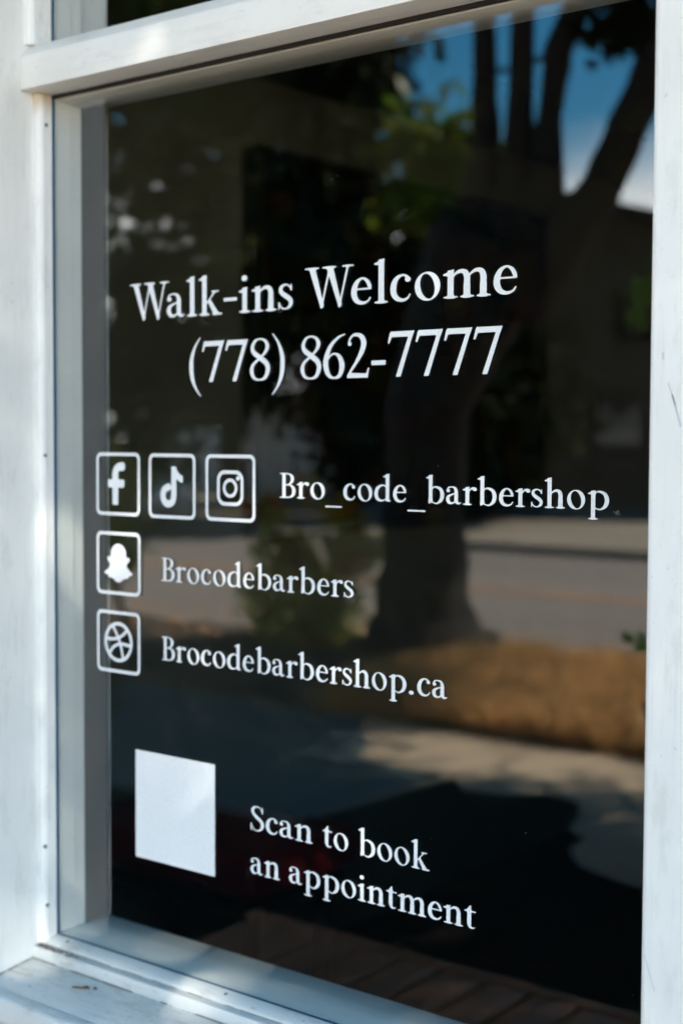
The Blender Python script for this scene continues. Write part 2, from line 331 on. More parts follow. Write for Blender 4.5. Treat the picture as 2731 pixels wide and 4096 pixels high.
def make_glyph(ch):
    g = Gl()
    if ch == 'l': stem(g, .1, 0, 1.06)
    elif ch == 'i': stem(g, .1, 0, .65); g.disc(.155, .9, .078)
    elif ch == 'n': stem(g, .1, 0, .65); arch(g, .2)
    elif ch == 'm': stem(g, .1, 0, .65); arch(g, .2); arch(g, .54)
    elif ch == 'h': stem(g, .1, 0, 1.06); arch(g, .2)
    elif ch == 'r':
        stem(g, .1, 0, .65); g.pen([(.2, .46, .03), (.27, .57, .05), (.35, .61, .085), (.40, .595, .1)]); g.disc(.415, .575, .065)
    elif ch == 'a':
        g.disc(.115, .50, .062); g.pen([(.085, .52, .05), (.13, .615, .05), (.24, .64, .045), (.34, .605, .075), (.385, .5, .11), (.39, .35, .12), (.39, .15, .12), (.42, .06, .1), (.48, .03, .06), (.55, .065, .03)])
        g.pen([(.38, .405, .03), (.26, .37, .05), (.13, .29, .09), (.1, .17, .12), (.15, .06, .1), (.24, .035, .065), (.32, .075, .045), (.39, .16, .03)])
    elif ch == 'e':
        g.pen([(.475, .155, .03), (.42, .07, .045), (.30, .028, .075), (.17, .08, .11), (.10, .22, .13), (.105, .4, .125), (.17, .56, .09), (.285, .637, .05), (.39, .58, .075), (.45, .46, .085), (.46, .40, .07)])
        g.poly((.1, .355), (.497, .355), (.497, .395), (.1, .395))
    elif ch == 'c':
        g.pen([(.47, .165, .03), (.42, .075, .045), (.31, .03, .075), (.18, .08, .11), (.105, .22, .13), (.11, .42, .125), (.18, .57, .09), (.30, .637, .05), (.39, .60, .06), (.42, .53, .09)]); g.disc(.42, .525, .062)
    elif ch == 'o': g.ring(.3, .32, .275, .345, .155, .305, math.radians(10))
    elif ch == 'd':
        stem(g, .43, .03, 1.06, foot=False); bowl_l(g, .45); g.poly((.43, .03), (.555, .0), (.64, .035), (.64, .07), (.555, .085), (.43, .2))
    elif ch == 'b': stem(g, .1, .04, 1.06, foot=False); bowl_r(g, .2); g.poly((.1, -.01), (.13, -.01), (.225, .06), (.225, .15), (.1, .15))
    elif ch == 'p': stem(g, .1, -.34, .65); bowl_r(g, .2)
    elif ch == 'k':
        stem(g, .1, 0, 1.06); g.poly((.2, .30), (.2, .255), (.47, .6), (.42, .6)); g.poly((.255, .36), (.33, .42), (.58, .0), (.43, .0))
        g.k = .03; g.rect(.36, .605, .57, .64); g.rect(.40, 0, .655, H); g.k = .012
    elif ch == 's':
        g.pen([(.375, .5, .03), (.34, .585, .04), (.25, .64, .045), (.15, .61, .07), (.105, .53, .09), (.13, .44, .105), (.22, .36, .12), (.32, .28, .115), (.37, .19, .1), (.345, .09, .08), (.26, .025, .045), (.16, .03, .04), (.10, .09, .035), (.065, .18, .03)])
        g.poly((.36, .49), (.39, .49), (.39, .655), (.37, .655)); g.poly((.05, .185), (.08, .185), (.075, .0), (.05, .0))
    elif ch == 'S':
        g.pen([(.505, .74, .03), (.46, .88, .04), (.345, .975, .045), (.21, .955, .075), (.135, .85, .1), (.15, .71, .11), (.27, .57, .125), (.42, .45, .125), (.5, .31, .12), (.49, .16, .1), (.40, .05, .07), (.27, .008, .045), (.16, .07, .04), (.09, .19, .03), (.075, .28, .03)])
        g.poly((.49, .72), (.52, .72), (.515, 1.0), (.49, 1.0)); g.poly((.055, .29), (.09, .29), (.085, -.02), (.055, -.02))
    elif ch == 't':
        g.pen([(.2, .66, .115), (.2, .4, .115), (.2, .16, .115), (.235, .06, .09), (.31, .03, .055), (.38, .06, .03)]); g.rect(.1425, .16, .2575, .66)
        g.k = .03; g.poly((.04, .60), (.41, .60), (.41, .645), (.04, .645)); g.k = .012; g.poly((.08, .62), (.2575, .62), (.2575, .83), (.225, .83))
    elif ch == 'W':
        for x in (.10, .53):
            g.poly((x, .985), (x+.15, .985), (x+.365, .02), (x+.32, -.03), (x+.29, -.03))
        g.poly((.63, .985), (.585, .985), (.385, -.03), (.42, -.03)); g.poly((1.06, .985), (1.015, .985), (.815, -.03), (.85, -.03))
        g.k = .03; g.rect(.0, .965, .34, 1.0); g.rect(.43, .965, .76, 1.0); g.rect(.91, .965, 1.17, 1.0); g.k = .012
    elif ch == 'B':
        stem(g, .1, 0, 1, foot=False, flag=False); g.rect(.0, 0, .3, .04); g.rect(.0, .96, .3, 1.0); g.rect(.2, .51, .34, .55)
        g.pen([(.25, .98, .04), (.37, .965, .05), (.47, .885, .1), (.495, .77, .12), (.465, .65, .1), (.37, .555, .05), (.28, .53, .04)])
        g.pen([(.28, .53, .04), (.41, .515, .05), (.52, .42, .11), (.555, .28, .13), (.52, .13, .11), (.41, .035, .055), (.25, .02, .04)])
    elif ch == '7':
        g.poly((.05, .865), (.615, .865), (.66, .985), (.09, .985)); g.poly((.05, .87), (.085, .985), (.045, .74), (.015, .74)); g.poly((.015, .74), (.05, .74), (.12, .9), (.06, .95))
        g.poly((.54, .93), (.655, .985), (.33, 0), (.215, 0))
    elif ch == '8':
        g.pen([(.33, .972, .04), (.19, .93, .06), (.11, .78, .09), (.16, .65, .11), (.33, .53, .12), (.5, .40, .12), (.545, .25, .115), (.47, .07, .08), (.32, .015, .04), (.16, .06, .07), (.09, .22, .1), (.14, .38, .07), (.33, .53, .05), (.47, .66, .07), (.53, .79, .1), (.47, .92, .07), (.33, .972, .04)])
    elif ch == '6':
        g.pen([(.60, .985, .03), (.42, .91, .055), (.22, .72, .09), (.11, .45, .125), (.11, .24, .13), (.19, .07, .09), (.33, .012, .045), (.47, .07, .09), (.535, .27, .13), (.475, .47, .1), (.36, .555, .05), (.24, .53, .04), (.13, .4, .03)])
    elif ch == '2':
        g.disc(.09, .76, .045); g.pen([(.065, .76, .035), (.10, .88, .045), (.21, .96, .06), (.37, .93, .1), (.45, .79, .13), (.41, .6, .115), (.27, .36, .075), (.12, .16, .055), (.05, .05, .05)])
        g.poly((.02, 0), (.55, 0), (.565, .09), (.10, .115), (.03, .06)); g.poly((.50, .05), (.55, 0), (.60, .22), (.57, .22))
    elif ch == '(':
        g.pen([(.36, 1.08, .02), (.21, .87, .06), (.11, .60, .1), (.09, .36, .115), (.12, .10, .1), (.22, -.14, .06), (.37, -.34, .02)])
    elif ch == ')':
        g.pen([(.05, 1.08, .02), (.2, .87, .06), (.30, .60, .1), (.32, .36, .115), (.29, .10, .1), (.19, -.14, .06), (.04, -.34, .02)])
    elif ch == '-': g.rect(.0, .27, .36, .37)
    elif ch == '~': g.rect(.0, .33, .36, .42)   # en-like hyphen of the first line
    elif ch == '_': g.rect(.0, -.30, .8, -.235)
    elif ch == '.': g.disc(.1, .062, .075)
    return g
ADV = {'l': .08, 'i': .08}
_cache = {}
def glyph(ch):
    if ch not in _cache: _cache[ch] = make_glyph(ch).contours()
    return _cache[ch]
KERN = {'Wa': -.12, 'We': -.12, 'r.': -.05, '77': -.02, 'ro': .0, '(7': -.02, 'rb': -.035, 'rs': -.02, 'co': .01}
def set_word(word, x0, x1, z, cap, gap=.055):
    """contours of a word fitted between x0 and x1 on baseline z; returns list of loops (x,z)"""
    loops = []; cx = 0
    for n, ch in enumerate(word):
        G = glyph(ch); xs = [p[0] for L in G for p in L]; mn, mx = min(xs), max(xs)
        sb = gap*(.75 if ch in 'ocedbp' else .5) if ch not in 'lihnmrk' else gap*.35
        if n: cx += sb+KERN.get(word[n-1]+ch, 0)
        loops += [[(p[0]-mn+cx, p[1]) for p in L] for L in G]
        cx += (mx-mn)+sb
    mx = max(p[0] for L in loops for p in L); k = (x1-x0)/mx
    return [[(x0+p[0]*k, z+p[1]*cap) for p in L] for L in loops]
# ------------------------------------------------------------------ the setting
gnd = MB().box(-300, 300, -300, 60, -.40, -.14).build('ground', M['ground']); tag(gnd, kind='structure')
sw = MB().box(-60, 40, -4.86, .12, -.14, 0)
sw = sw.build('sidewalk', M['concrete']); tag(sw, kind='structure')
fc = MB().prism_z([(-14, -.14), (-14, -2.95), (-3.52, -2.95), (-3.46, -4.02), (-3.3, -3.84), (-3.12, -3.88), (-2.98, -4.02), (-2.82, -3.98), (-2.72, -3.80), (-2.66, -3.60), (-2.55, -3.52), (-2.52, -3.36), (-2.40, -3.20), (-2.2, -3.12), (-1.6, -3.06), (6, -3.1), (6, -.14)], -.01, .006).build('forecourt_leaf_shade', M['forecourt_shade']); tag(fc, kind='structure')  # dark sheet, its wavy outline shaped as the edge of leafy shade
sl = MB().prism_z([(-14, -2.955), (-14, -4.86), (-4.62, -4.86), (-4.40, -4.55), (-4.22, -4.40), (-4.02, -4.05), (-3.55, -4.0), (-3.525, -2.955)], -.01, .004).build('sidewalk_painted_shade', M['tree_shade']); tag(sl, kind='structure')  # thin sheet over the sidewalk, painted dark where tree shade falls
pbed = MB(); q = random.Random(8)
for i in range(61):
    for j in range(9): pbed.v.append((-18+i*(13.0+.06*math.sin(j*1.3))/60, -6.98+j*.262, .02+(0 if j in (0, 8) or i == 60 else .045+q.uniform(0, .04))))
for i in range(60):
    for j in range(8): a = i*9+j; pbed.f.append((a, a+9, a+10, a+1))
pbed = pbed.build('planting_bed', M['mulch'], smooth=True); tag(pbed, kind='structure')
vg = MB(); random.seed(4)
nx, ny = 150, 24
for j in range(ny+1):
    for i in range(nx+1):
        x = -36+i*.36; y = -7.02+j*(2.16/ny)
        edge = min(1, min(j, ny-j)/3)
        vg.v.append((x, y, .0+edge*(.035+.02*math.sin(x*1.7)*math.cos(y*2.1)+random.uniform(0, .018))))
for j in range(ny):
    for i in range(nx): a = j*(nx+1)+i; vg.f.append((a, a+1, a+nx+2, a+nx+1))
vg = vg.build('verge', M['soil'], smooth=True); tag(vg, kind='structure')
kb = MB().box(-60, 40, -7.18, -7.02, -.14, .01).build('near_kerb', M['kerb'], bevel=.015); tag(kb, kind='structure')
rd = MB().box(-90, 60, -16.2, -7.18, -.14, -.11).build('road', M['asphalt']); tag(rd, kind='structure')
ln = MB().box(-90, 60, -11.95, -11.55, -.11, -.106).build('road_centre_line', M['line']); tag(ln, kind='structure')
kf = MB().box(-90, 60, -16.42, -16.2, -.14, .01).build('far_kerb', M['kerb'], bevel=.015); tag(kf, kind='structure')
fp = MB().box(-90, 60, -60, -16.42, -.14, .0).build('far_pavement', M['pavement']); tag(fp, kind='structure')

# ------------------------------------------------------------------ shop wall and window
XL, XR = -1.415, -.54
wall = thing('shop_wall', (-3, -.05, 0), 'pale board-sided shop wall holding the lettered window', 'wall')
w = MB()
for k in range(24):                                    # overlapping boards left of, right of and below the window
    z0 = k*.125
    for x0, x1 in ((-7, -1.74), (-.20, 3.2)):
        w.prism_x([(-.072, z0), (-.048, z0+.125), (.10, z0+.125), (.10, z0)], x0, x1)
    if k < 6: w.prism_x([(-.072, z0), (-.048, z0+.125), (.10, z0+.125), (.10, z0)], -1.739, -.201)
w.box(-7, 3.2, -.05, .10, 3.0, 3.4)
under(wall, w.build('boards', M['siding']))
under(wall, MB().box(-7.2, 3.4, -.28, .12, 3.4, 3.55).build('cornice', M['paint_h'], bevel=.01))
under(wall, MB().prism_x([(-.95, 2.99), (-.95, 3.10), (-.051, 3.39), (-.051, 3.03)], -7.2, 3.4).build('added_eave', M['roof_brown'], bevel=.01))  # unseen overhang, added to keep high sky light off the window

win = thing('shop_window', ((XL+XR)/2, -.05, .80), 'white wooden shop window with dark glass, dirty sill and weathered paint', 'window')
def wp(mb, name, m, bevel=.0015, label=None, parent=None, smooth=False):
    o = mb.build(name, m, bevel=bevel, smooth=smooth); under(win, o) if parent is None else None
    if label: o['label'] = label
    return o
def round_post(x0, x1, y0, y1, r=.006):
    pts = []
    for cx, cy, a0 in ((x0+r, y0+r, 180), (x1-r, y0+r, 270)):
        for k in range(6): a = R(a0+18*k); pts.append((cx+r*math.cos(a), cy+r*math.sin(a)))
    return pts+[(x1, y1), (x0, y1)]
wp(MB().prism_z(round_post(-1.739, XL, -.096, .10), .752, 3.0), 'post', M['paint_v'], 0, 'left post with its deep side face towards the glass')
wp(MB().prism_z(round_post(XR, -.201, -.096, .10), .752, 3.0), 'post', M['paint_v'], 0, 'right post nearest the viewer, scuffed')
# transom rail (header) : front face, shallow chamfer on top
wp(MB().prism_x([(-.045, 1.929), (-.045, 1.969), (-.040, 1.974), (-.030, 1.985), (.09, 1.990), (.09, 1.931), (-.003, 1.929)], XL, XR), 'transom_rail', M['paint_h'], .0012)
wp(MB().prism_x([(.0035, 1.9235), (.0035, 1.9305), (.044, 1.9305), (.044, 1.921)], XL+.001, XR), 'inner_head', M['paint_in'], .0008)
wp(MB().box(XL, XR, -.09, .09, 2.62, 3.0), 'top_rail', M['paint_h'])
# left stop beside the glass, lower and upper window
ST = [(XL, -.0375), (-1.4075, -.0375), (-1.4045, -.0345), (-1.403, -.031), (-1.403, -.0046), (XL, -.0046)]
for z0, z1 in ((.853, 1.929), (1.986, 2.62)):
    wp(MB().prism_z([(x_, y_+(.0125 if z0 < 1 and y_ < -.02 else 0)) for x_, y_ in ST], z0, z1), 'glazing_stop', M['paint_stop'], 0, 'upright stop strip with filled nail holes')
    wp(MB().box(XL, -1.4035, -.0045, .0, z0+.006, z1), 'seal', M['seal'], 0)
    wp(MB().prism_z([(XL, .003), (-1.403, .003), (-1.403, .0275), (-1.4045, .029), (-1.4045, .0445), (-1.4060, .046), (XL, .046)], z0+.0085, z1), 'inner_jamb', M['paint_in'], 0)
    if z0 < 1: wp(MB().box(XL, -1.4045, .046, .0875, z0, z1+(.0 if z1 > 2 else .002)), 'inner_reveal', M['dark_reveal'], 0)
# right stops (mostly hidden behind the right post)
for z0, z1 in ((.853, 1.929), (1.986, 2.62)):
    wp(MB().box(XR-.012, XR, -.03, -.003, z0, z1), 'glazing_stop', M['paint_v'])
    wp(MB().box(XR-.014, XR, .003, .046, z0, z1), 'inner_jamb', M['paint_in'])
# bottom stop, sub sill, sill boards, inside sill
wp(MB().prism_x([(-.0046, .8612), (-.020, .8565), (-.0225, .8545), (-.0225, .8513), (-.0046, .8513)], -1.4028, XR-.012), 'bottom_stop', M['paint_sill'], .0006)
wp(MB().box(-1.4035, XR-.012, -.0045, .0, .8565, .8606), 'seal', M['seal'], 0)
wp(MB().box(-1.4035, XR-.012, -.0035, .0, 1.9245, 1.9292), 'seal', M['soffit'], 0)
wp(MB().prism_x([(.0, .8515), (-.0335, .8512), (-.0345, .850), (-.0345, .830), (.0, .830)], XL, XR), 'sub_sill', M['paint_sill'], .0008)
wp(MB().prism_x([(.095, .8295), (-.034, .8355), (-.1085, .8265), (-.1085, .785), (.095, .785)], XL, XR), 'sill_board', M['paint_sill'], .0008)
wp(MB().prism_x([(-.1098, .8262), (-.124, .8245), (-.128, .8215), (-.1285, .790), (-.1098, .785)], -1.80, -.16), 'sill_nosing', M['paint_sill'], .0012)
wp(MB().box(-1.78, -.18, -.1095, .095, .752, .7845), 'apron', M['paint_h'])
wp(MB().prism_x([(.003, .8606), (.0875, .8610), (.0875, .840), (.003, .840)], -1.4135, XR), 'inner_sill', M['paint_in'], .0005)
g1 = wp(MB().box(-1.410, XR-.003, .0003, .0022, .857, 1.9290), 'glass_pane', M['glass'], 0, 'large lower pane reflecting the tree and street')
g2 = wp(MB().box(-1.410, XR-.003, .0003, .0022, 1.986, 2.615), 'glass_pane', M['glass'], 0, 'small strip of the upper pane')
def screw(p, ax, r=.0024):
    mb = MB(); d = Vector(ax)*.0007; mb.tube([Vector(p)-d*2, Vector(p)+d*.4, Vector(p)+d], [r, r, r*.6], 12)
    wp(mb, 'screw_head', M['screw'], 0)
for y, z in ((-.0195, .902), (-.0135, 1.8907), (-.0182, 1.4781), (-.0222, .9786)): screw((-1.403, y, z), (1, 0, 0))
for x in (-1.374, -1.10, -.86): screw((x, -.012, .8588), (0, -.25, 1), .0022)

sp_ = MB(); q = random.Random(9)
for _ in range(45):
    x_, z_, r_ = q.uniform(-1.35, -.56), q.uniform(.93, 1.85), q.uniform(.00015, .0004)
    sp_.add([(x_+r_*math.cos(a), -.0002, z_+r_*1.1*math.sin(a)) for a in (0, 1.05, 2.1, 3.14, 4.2, 5.2)], [(0, 1, 2, 3, 4, 5)])
o = under(win, mesh_obj('dust_specks', sp_.v, sp_.f, M['dust'])); o['kind'] = 'stuff'
sm = MB()
for _ in range(26):
    x_, z_, r_ = -.6165+q.gauss(0, .0016), 1.4330+q.gauss(0, .0013), q.uniform(.0003, .0009)
    sm.add([(x_+r_*math.cos(a), -.0002-q.uniform(0, .0003), z_+r_*.7*math.sin(a)) for a in (0, 1.05, 2.1, 3.14, 4.2, 5.2)], [(0, 1, 2, 3, 4, 5)])
o = under(win, mesh_obj('dirt_spot', sm.v, sm.f, M['grit']))
# grime, open joints and scuffs on the old paint
dm = MB(); q = random.Random(21)
def flake(x, y, z, r, up=True):
    n_ = 6; dm.add([(x+r*q.uniform(.6, 1.3)*math.cos(k*1.047), y+(r*q.uniform(.5, 1.0)*math.sin(k*1.047) if up else 0), z+(0 if up else r*q.uniform(.5, 1)*math.sin(k*1.047))) for k in range(n_)]+[(x, y, z+(.0002 if up else 0))], [(k, (k+1) % n_, n_) for k in range(n_)])
for _ in range(340):                        # dark grit lying on the tread of the sub sill near the corner, thinning to the right
    x_ = -1.412+abs(q.gauss(0, .035)); flake(min(x_, -.6), q.uniform(-.0335, -.0235), .8514, q.uniform(.0004, .0016))
for _ in range(260):
    x_ = q.uniform(-1.41, -.62); flake(x_, q.choice((-.0237, -.0232)), .8514, q.uniform(.0003, .0008))
for _ in range(240):                        # grit in the joint between sub sill and sill board
    x_ = q.uniform(-1.412, -.62); flake(x_, -.0356-abs(q.gauss(0, .0006)), .8356, q.uniform(.0004, .0011))
for _ in range(130):                        # scattered specks on the sill board
    x_ = -1.41+abs(q.gauss(0, .25)); y_ = q.uniform(-.105, -.038); flake(x_, y_, .8355+(y_+.034)*.1208+.0004, q.uniform(.0003, .0010))
for _ in range(120):
    y_ = q.uniform(-.10, -.036); flake(XL+.0006+abs(q.gauss(0, .0009)), y_, .8355+(y_+.034)*.1208+.0005, q.uniform(.0005, .0016))
o = under(win, mesh_obj('grit', dm.v, dm.f, M['grit'])); o['kind'] = 'stuff'
ck = MB()
def crack(y, z, x0, x1, h, p=.8):
    x_ = x0
    while x_ < x1:
        L = q.uniform(.006, .03)
        if q.random() < p: ck.box(x_, x_+L, y-h*q.uniform(.5, 1), y, z-h*q.uniform(.4, 1), z)
        x_ += L
crack(-.0348, .8362, XL+.002, XR-.01, .0011, .85); crack(-.0226, .8518, XL+.002, XR-.02, .0007, .75)
under(win, ck.build('open_joint', M['grit']))
kn = MB()
for (xa, za, xb, zb, w_) in ((-.522, 1.548, -.5145, 1.530, .0007), (-.5185, 1.538, -.509, 1.512, .0011), (-.5275, 1.573, -.5255, 1.568, .0012), (-.536, 1.06, -.525, 1.03, .0005), (-.528, 1.786, -.527, 1.785, .0018)):
    kn.add([(xa, -.0963, za), (xa+w_, -.0963, za+w_), (xb, -.0963, zb), (xb-w_, -.0963, zb-w_)], [(0, 1, 2, 3)])
under(win, kn.build('scuff_mark', M['scuff']))
# litter on the sill
tw = MB(); tw.tube([(-1.3035, -.0660, .8335), (-1.297, -.0640, .8345), (-1.291, -.0612, .8342), (-1.286, -.0585, .8355), (-1.2815, -.0575, .8345)], [.0009, .0013, .0012, .0019, .0008], 8)
tw.tube([(-1.287, -.0590, .8345), (-1.2862, -.0560, .8365)], [.0012, .0005], 6)
tag(tw.build('dried_twig', M['rust'], smooth=True), 'small curled brown plant scrap lying on the white sill', 'plant litter')
sd = MB(); sd.tube([(-1.2785, -.0545, .8338), (-1.2768, -.0530, .8352), (-1.2745, -.0520, .8340)], [.0006, .0015, .0006], 8)
tag(sd.build('seed_husk', mat('dark_seed', (.035, .012, .008), .7), smooth=True), 'tiny dark seed husk beside the brown plant scrap on the sill', 'plant litter')

# ------------------------------------------------------------------ writing and marks on the glass
VY0 = -.0003
def decal(name, loops, thick=.0002, y=VY0):
    cu = bpy.data.curves.new(name, 'CURVE'); cu.dimensions = '2D'; cu.fill_mode = 'BOTH'; cu.extrude = thick/2
    for L in loops:
        sp = cu.splines.new('POLY'); sp.points.add(len(L)-1)
        for p, q in zip(sp.points, L): p.co = (q[0], q[1], 0, 1)
        sp.use_cyclic_u = True
    t = bpy.data.objects.new('tmp', cu); me = bpy.data.meshes.new_from_object(t); bpy.data.objects.remove(t); bpy.data.curves.remove(cu)
    me.name = name; me.transform(Matrix.Rotation(R(90), 4, 'X')); me.transform(Matrix.Translation((0, y, 0))); me.materials.clear(); me.materials.append(M['vinyl'])
    return link(bpy.data.objects.new(name, me))
def line(root_name, label, words, group=None):
    x = (words[0][1]+words[-1][2])/2; z = words[0][3]
    if len(words) == 1:
        return tag(decal(root_name, set_word(*words[0][:1], words[0][1], words[0][2], words[0][3], words[0][4])), label, 'lettering', group)
    r = thing(root_name, (x, VY0, z), label, 'lettering', group)
    for wd in words:
        o = decal('underscore' if wd[0] == '_' else 'word', set_word(wd[0], wd[1], wd[2], wd[3], wd[4])); under(r, o)
    return r
line('window_lettering', 'white serif lettering reading Walk-ins Welcome, top line on the glass', [('Walk~ins', -1.2673, -1.0111, 1.6423, .0425), ('Welcome', -.9940, -.7267, 1.6423, .0425)])
line('window_lettering', 'white phone number (778) 862-7777 in large serif digits on the glass', [('(778)', -1.1684, -1.0228, 1.5653, .0475), ('862-7777', -.9999, -.7428, 1.5650, .0475)])
line('window_lettering', 'white serif lettering with two underscores, right of the camera icon', [('Bro', -1.0293, -.9654, 1.4350, .0272), ('_', -.9644, -.9418, 1.4345, .0272), ('code', -.9399, -.8574, 1.4348, .0272), ('_', -.8555, -.8332, 1.4338, .0272), ('barbershop', -.8324, -.6245, 1.4348, .0272)])
line('window_lettering', 'white serif lettering Brocodebarbers, right of the ghost icon', [('Brocodebarbers', -1.2152, -.9255, 1.3303, .0277)])
line('window_lettering', 'white serif lettering ending in .ca, right of the striped ball icon', [('Brocodebarbershop', -1.2149, -.8556, 1.2352, .0282), ('.', -.8522, -.8462, 1.2352, .0282), ('ca', -.8417, -.8042, 1.2352, .0282)])
line('window_lettering', 'white serif lettering Scan to book, right of the blank white square', [('Scan', -1.0723, -.9810, 1.0537, .0285), ('to', -.9668, -.9315, 1.0537, .0285), ('book', -.9176, -.8248, 1.0533, .0285)])
line('window_lettering', 'white serif lettering an appointment, lowest line on the glass', [('an', -1.0725, -1.0284, 1.0035, .0285), ('appointment', -1.0149, -.7678, 1.0040, .0285)])
# icon tiles, drawn in a unit square (0..1) of 77 mm
def icon(draw, res=.008):
    g = Gl(1.2, -.2, 1.2, res); g.k = .004; draw(g); return g.contours()
def tile(x, z, s, draw, emblem, label):
    r = thing('icon_decal', (x+s/2, VY0, z), label, 'icon decal', 'white rounded square icon decals on the glass')
    def fr(g): g.F = np.minimum(g.rrect(0, 0, 1, 1, .105), -g.rrect(.052, .052, .948, .948, .06))
    under(r, decal('frame', [[(x+p[0]*s, z+p[1]*s) for p in L] for L in icon(fr)]))
    under(r, decal(emblem, [[(x+p[0]*s, z+p[1]*s) for p in L] for L in (icon(draw) if draw else ghost_loop())]))
def d_f(g):
    g.F = np.maximum(g.rrect(.375, .17, .505, .70, .02), g.rrect(.27, .445, .645, .575, .03))
    g.pen([(.44, .55, .13), (.44, .66, .13), (.47, .74, .13), (.54, .775, .13), (.60, .78, .13)]); g.add(g.rrect(.54, .715, .65, .845, .02))
def d_note(g):
    g.F = g.rrect(.49, .34, .60, .80, .01)
    g.pen([(.545, .36, .11), (.52, .27, .11), (.43, .225, .11), (.34, .26, .11), (.31, .36, .11), (.345, .45, .11), (.43, .485, .11)])
    g.add(g.rrect(.40, .43, .45, .545, .01)); g.pen([(.555, .77, .07), (.60, .69, .09), (.66, .635, .10), (.71, .615, .11)]); g.cut(g.f_poly([(.735, .4), (.9, .4), (.9, .9), (.735, .9)])); g.cut(g.f_poly([(.42, .80), (.9, .80), (.9, .95), (.42, .95)]))
def d_cam(g):
    g.F = np.minimum(g.rrect(.235, .235, .765, .765, .15), -g.rrect(.288, .288, .712, .712, .105))
    g.ring(.5, .5, .145, .145, .095, .095); g.disc(.655, .648, .034)
def ghost_loop():
    half = [(.5, .81), (.575, .795), (.635, .75), (.668, .69), (.675, .63), (.682, .59), (.722, .603), (.752, .582), (.742, .540), (.700, .505), (.690, .475), (.712, .43), (.765, .385), (.818, .357), (.805, .327), (.742, .308), (.722, .272), (.660, .268), (.605, .245), (.555, .212), (.5, .20)]
    P = half+[(1-x, y) for x, y in half[-2:0:-1]]; n = len(P); out = []
    for i in range(n):
        a, b, c, d = [np.array(P[(i+k) % n]) for k in (-1, 0, 1, 2)]
        for t in (0, .25, .5, .75): out.append(tuple(.5*((2*b)+(c-a)*t+(2*a-5*b+4*c-d)*t*t+(3*b-a-3*c+d)*t**3)))
    return [out]
def d_ball(g):
    g.F = np.minimum(g.f_ell(.5, .5, .325, .325), -g.f_ell(.5, .5, .27, .27)); w = .05
    inside = g.f_ell(.5, .5, .30, .30); F0 = g.F.copy(); g.F = np.full(g.X.shape, -9.0)
    g.pen([(.36, .77), (.46, .63), (.54, .48), (.585, .34), (.605, .20)], w)
    g.pen([(.2, .545), (.36, .54), (.52, .575), (.64, .65), (.72, .74)], w)
    g.pen([(.29, .29), (.36, .39), (.47, .455), (.60, .475), (.80, .455)], w)
    g.F = np.maximum(F0, np.minimum(g.F, inside))
tile(-1.3285, 1.4055, .0770, d_f, 'letter', 'rounded square decal holding a bold lowercase letter f')
tile(-1.2362, 1.4050, .0772, d_note, 'music_note', 'rounded square decal holding a music note shape')
tile(-1.1426, 1.4052, .0768, d_cam, 'camera_outline', 'rounded square decal holding a rounded camera outline')
tile(-1.3285, 1.3078, .0775, None, 'ghost', 'rounded square decal holding a solid ghost shape')
tile(-1.3285, 1.2112, .0765, d_ball, 'ball', 'rounded square decal holding a ball crossed by curved stripes')
tag(decal('white_sticker', [[(-1.2607, .9880), (-1.1283, .9880), (-1.1283, 1.1205), (-1.2607, 1.1205)]]), 'plain white square sticker on the glass, left of the scan lettering', 'sticker')

# ------------------------------------------------------------------ the room behind the glass
room = thing('shop_interior', (-.7, 2.3, 0), 'dark room behind the glass, only faintly visible', 'room')
RX0, RX1, RY1, RZ = -2.65, 2.9, 4.6, 2.75
under(room, MB().box(RX0-.1, RX1+.1, .12, RY1+.1, -.08, .0).build('floor', M['floorwood']))
under(room, MB().box(RX0-.1, RX0, .12, RY1, .0, RZ).build('side_wall', M['olive']))
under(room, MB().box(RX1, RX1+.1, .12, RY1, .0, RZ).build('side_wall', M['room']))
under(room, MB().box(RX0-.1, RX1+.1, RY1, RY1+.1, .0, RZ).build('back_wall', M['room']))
under(room, MB().box(RX0-.1, RX1+.1, .12, RY1+.1, RZ, RZ+.1).build('ceiling', M['soffit']))
under(room, MB().box(RX0, RX0+.5, 1.0, RY1, 2.50, RZ-.002).build('soffit', M['soffit'], bevel=.004))
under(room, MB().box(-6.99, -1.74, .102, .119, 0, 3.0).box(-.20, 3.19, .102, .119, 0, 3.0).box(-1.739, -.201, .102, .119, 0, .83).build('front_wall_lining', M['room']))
tv = thing('wall_screen', (RX0+.05, 2.6, 1.7), 'dark wide screen on the side wall inside the shop', 'screen')
under(tv, MB().box(RX0+.002, RX0+.06, 1.72, 3.28, 1.22, 2.30).build('case', M['black'], bevel=.006))
scm = bpy.data.materials.new('dim_screen_picture'); scm.use_nodes = True; t = scm.node_tree; b = t.nodes['Principled BSDF']; b.inputs['Base Color'].default_value = (.004, .004, .005, 1); b.inputs['Roughness'].default_value = .25
gg = t.nodes.new('ShaderNodeNewGeometry'); vo = t.nodes.new('ShaderNodeTexNoise'); vo.inputs['Scale'].default_value = 5; t.links.new(gg.outputs['Position'], vo.inputs['Vector'])
cr_ = t.nodes.new('ShaderNodeValToRGB'); e = cr_.color_ramp; e.elements[0].position = .36; e.elements[0].color = (.0, .012, .016, 1); e.elements[1].position = .47; e.elements[1].color = (0, 0, 0, 1)
for p_, c_ in ((.58, (.0, 0, 0, 1)), (.64, (.03, .006, .004, 1)), (.70, (.015, .02, .0, 1))): q_ = e.elements.new(p_); q_.color = c_
t.links.new(vo.outputs['Fac'], cr_.inputs[0]); t.links.new(cr_.outputs[0], b.inputs['Emission Color']); b.inputs['Emission Strength'].default_value = .012
under(tv, MB().box(RX0+.0605, RX0+.063, 1.75, 3.25, 1.25, 2.27).build('screen', scm))
ch = thing('padded_bench', (-2.2, 1.25, 0), 'low bench with a dark red padded seat behind the glass', 'bench')
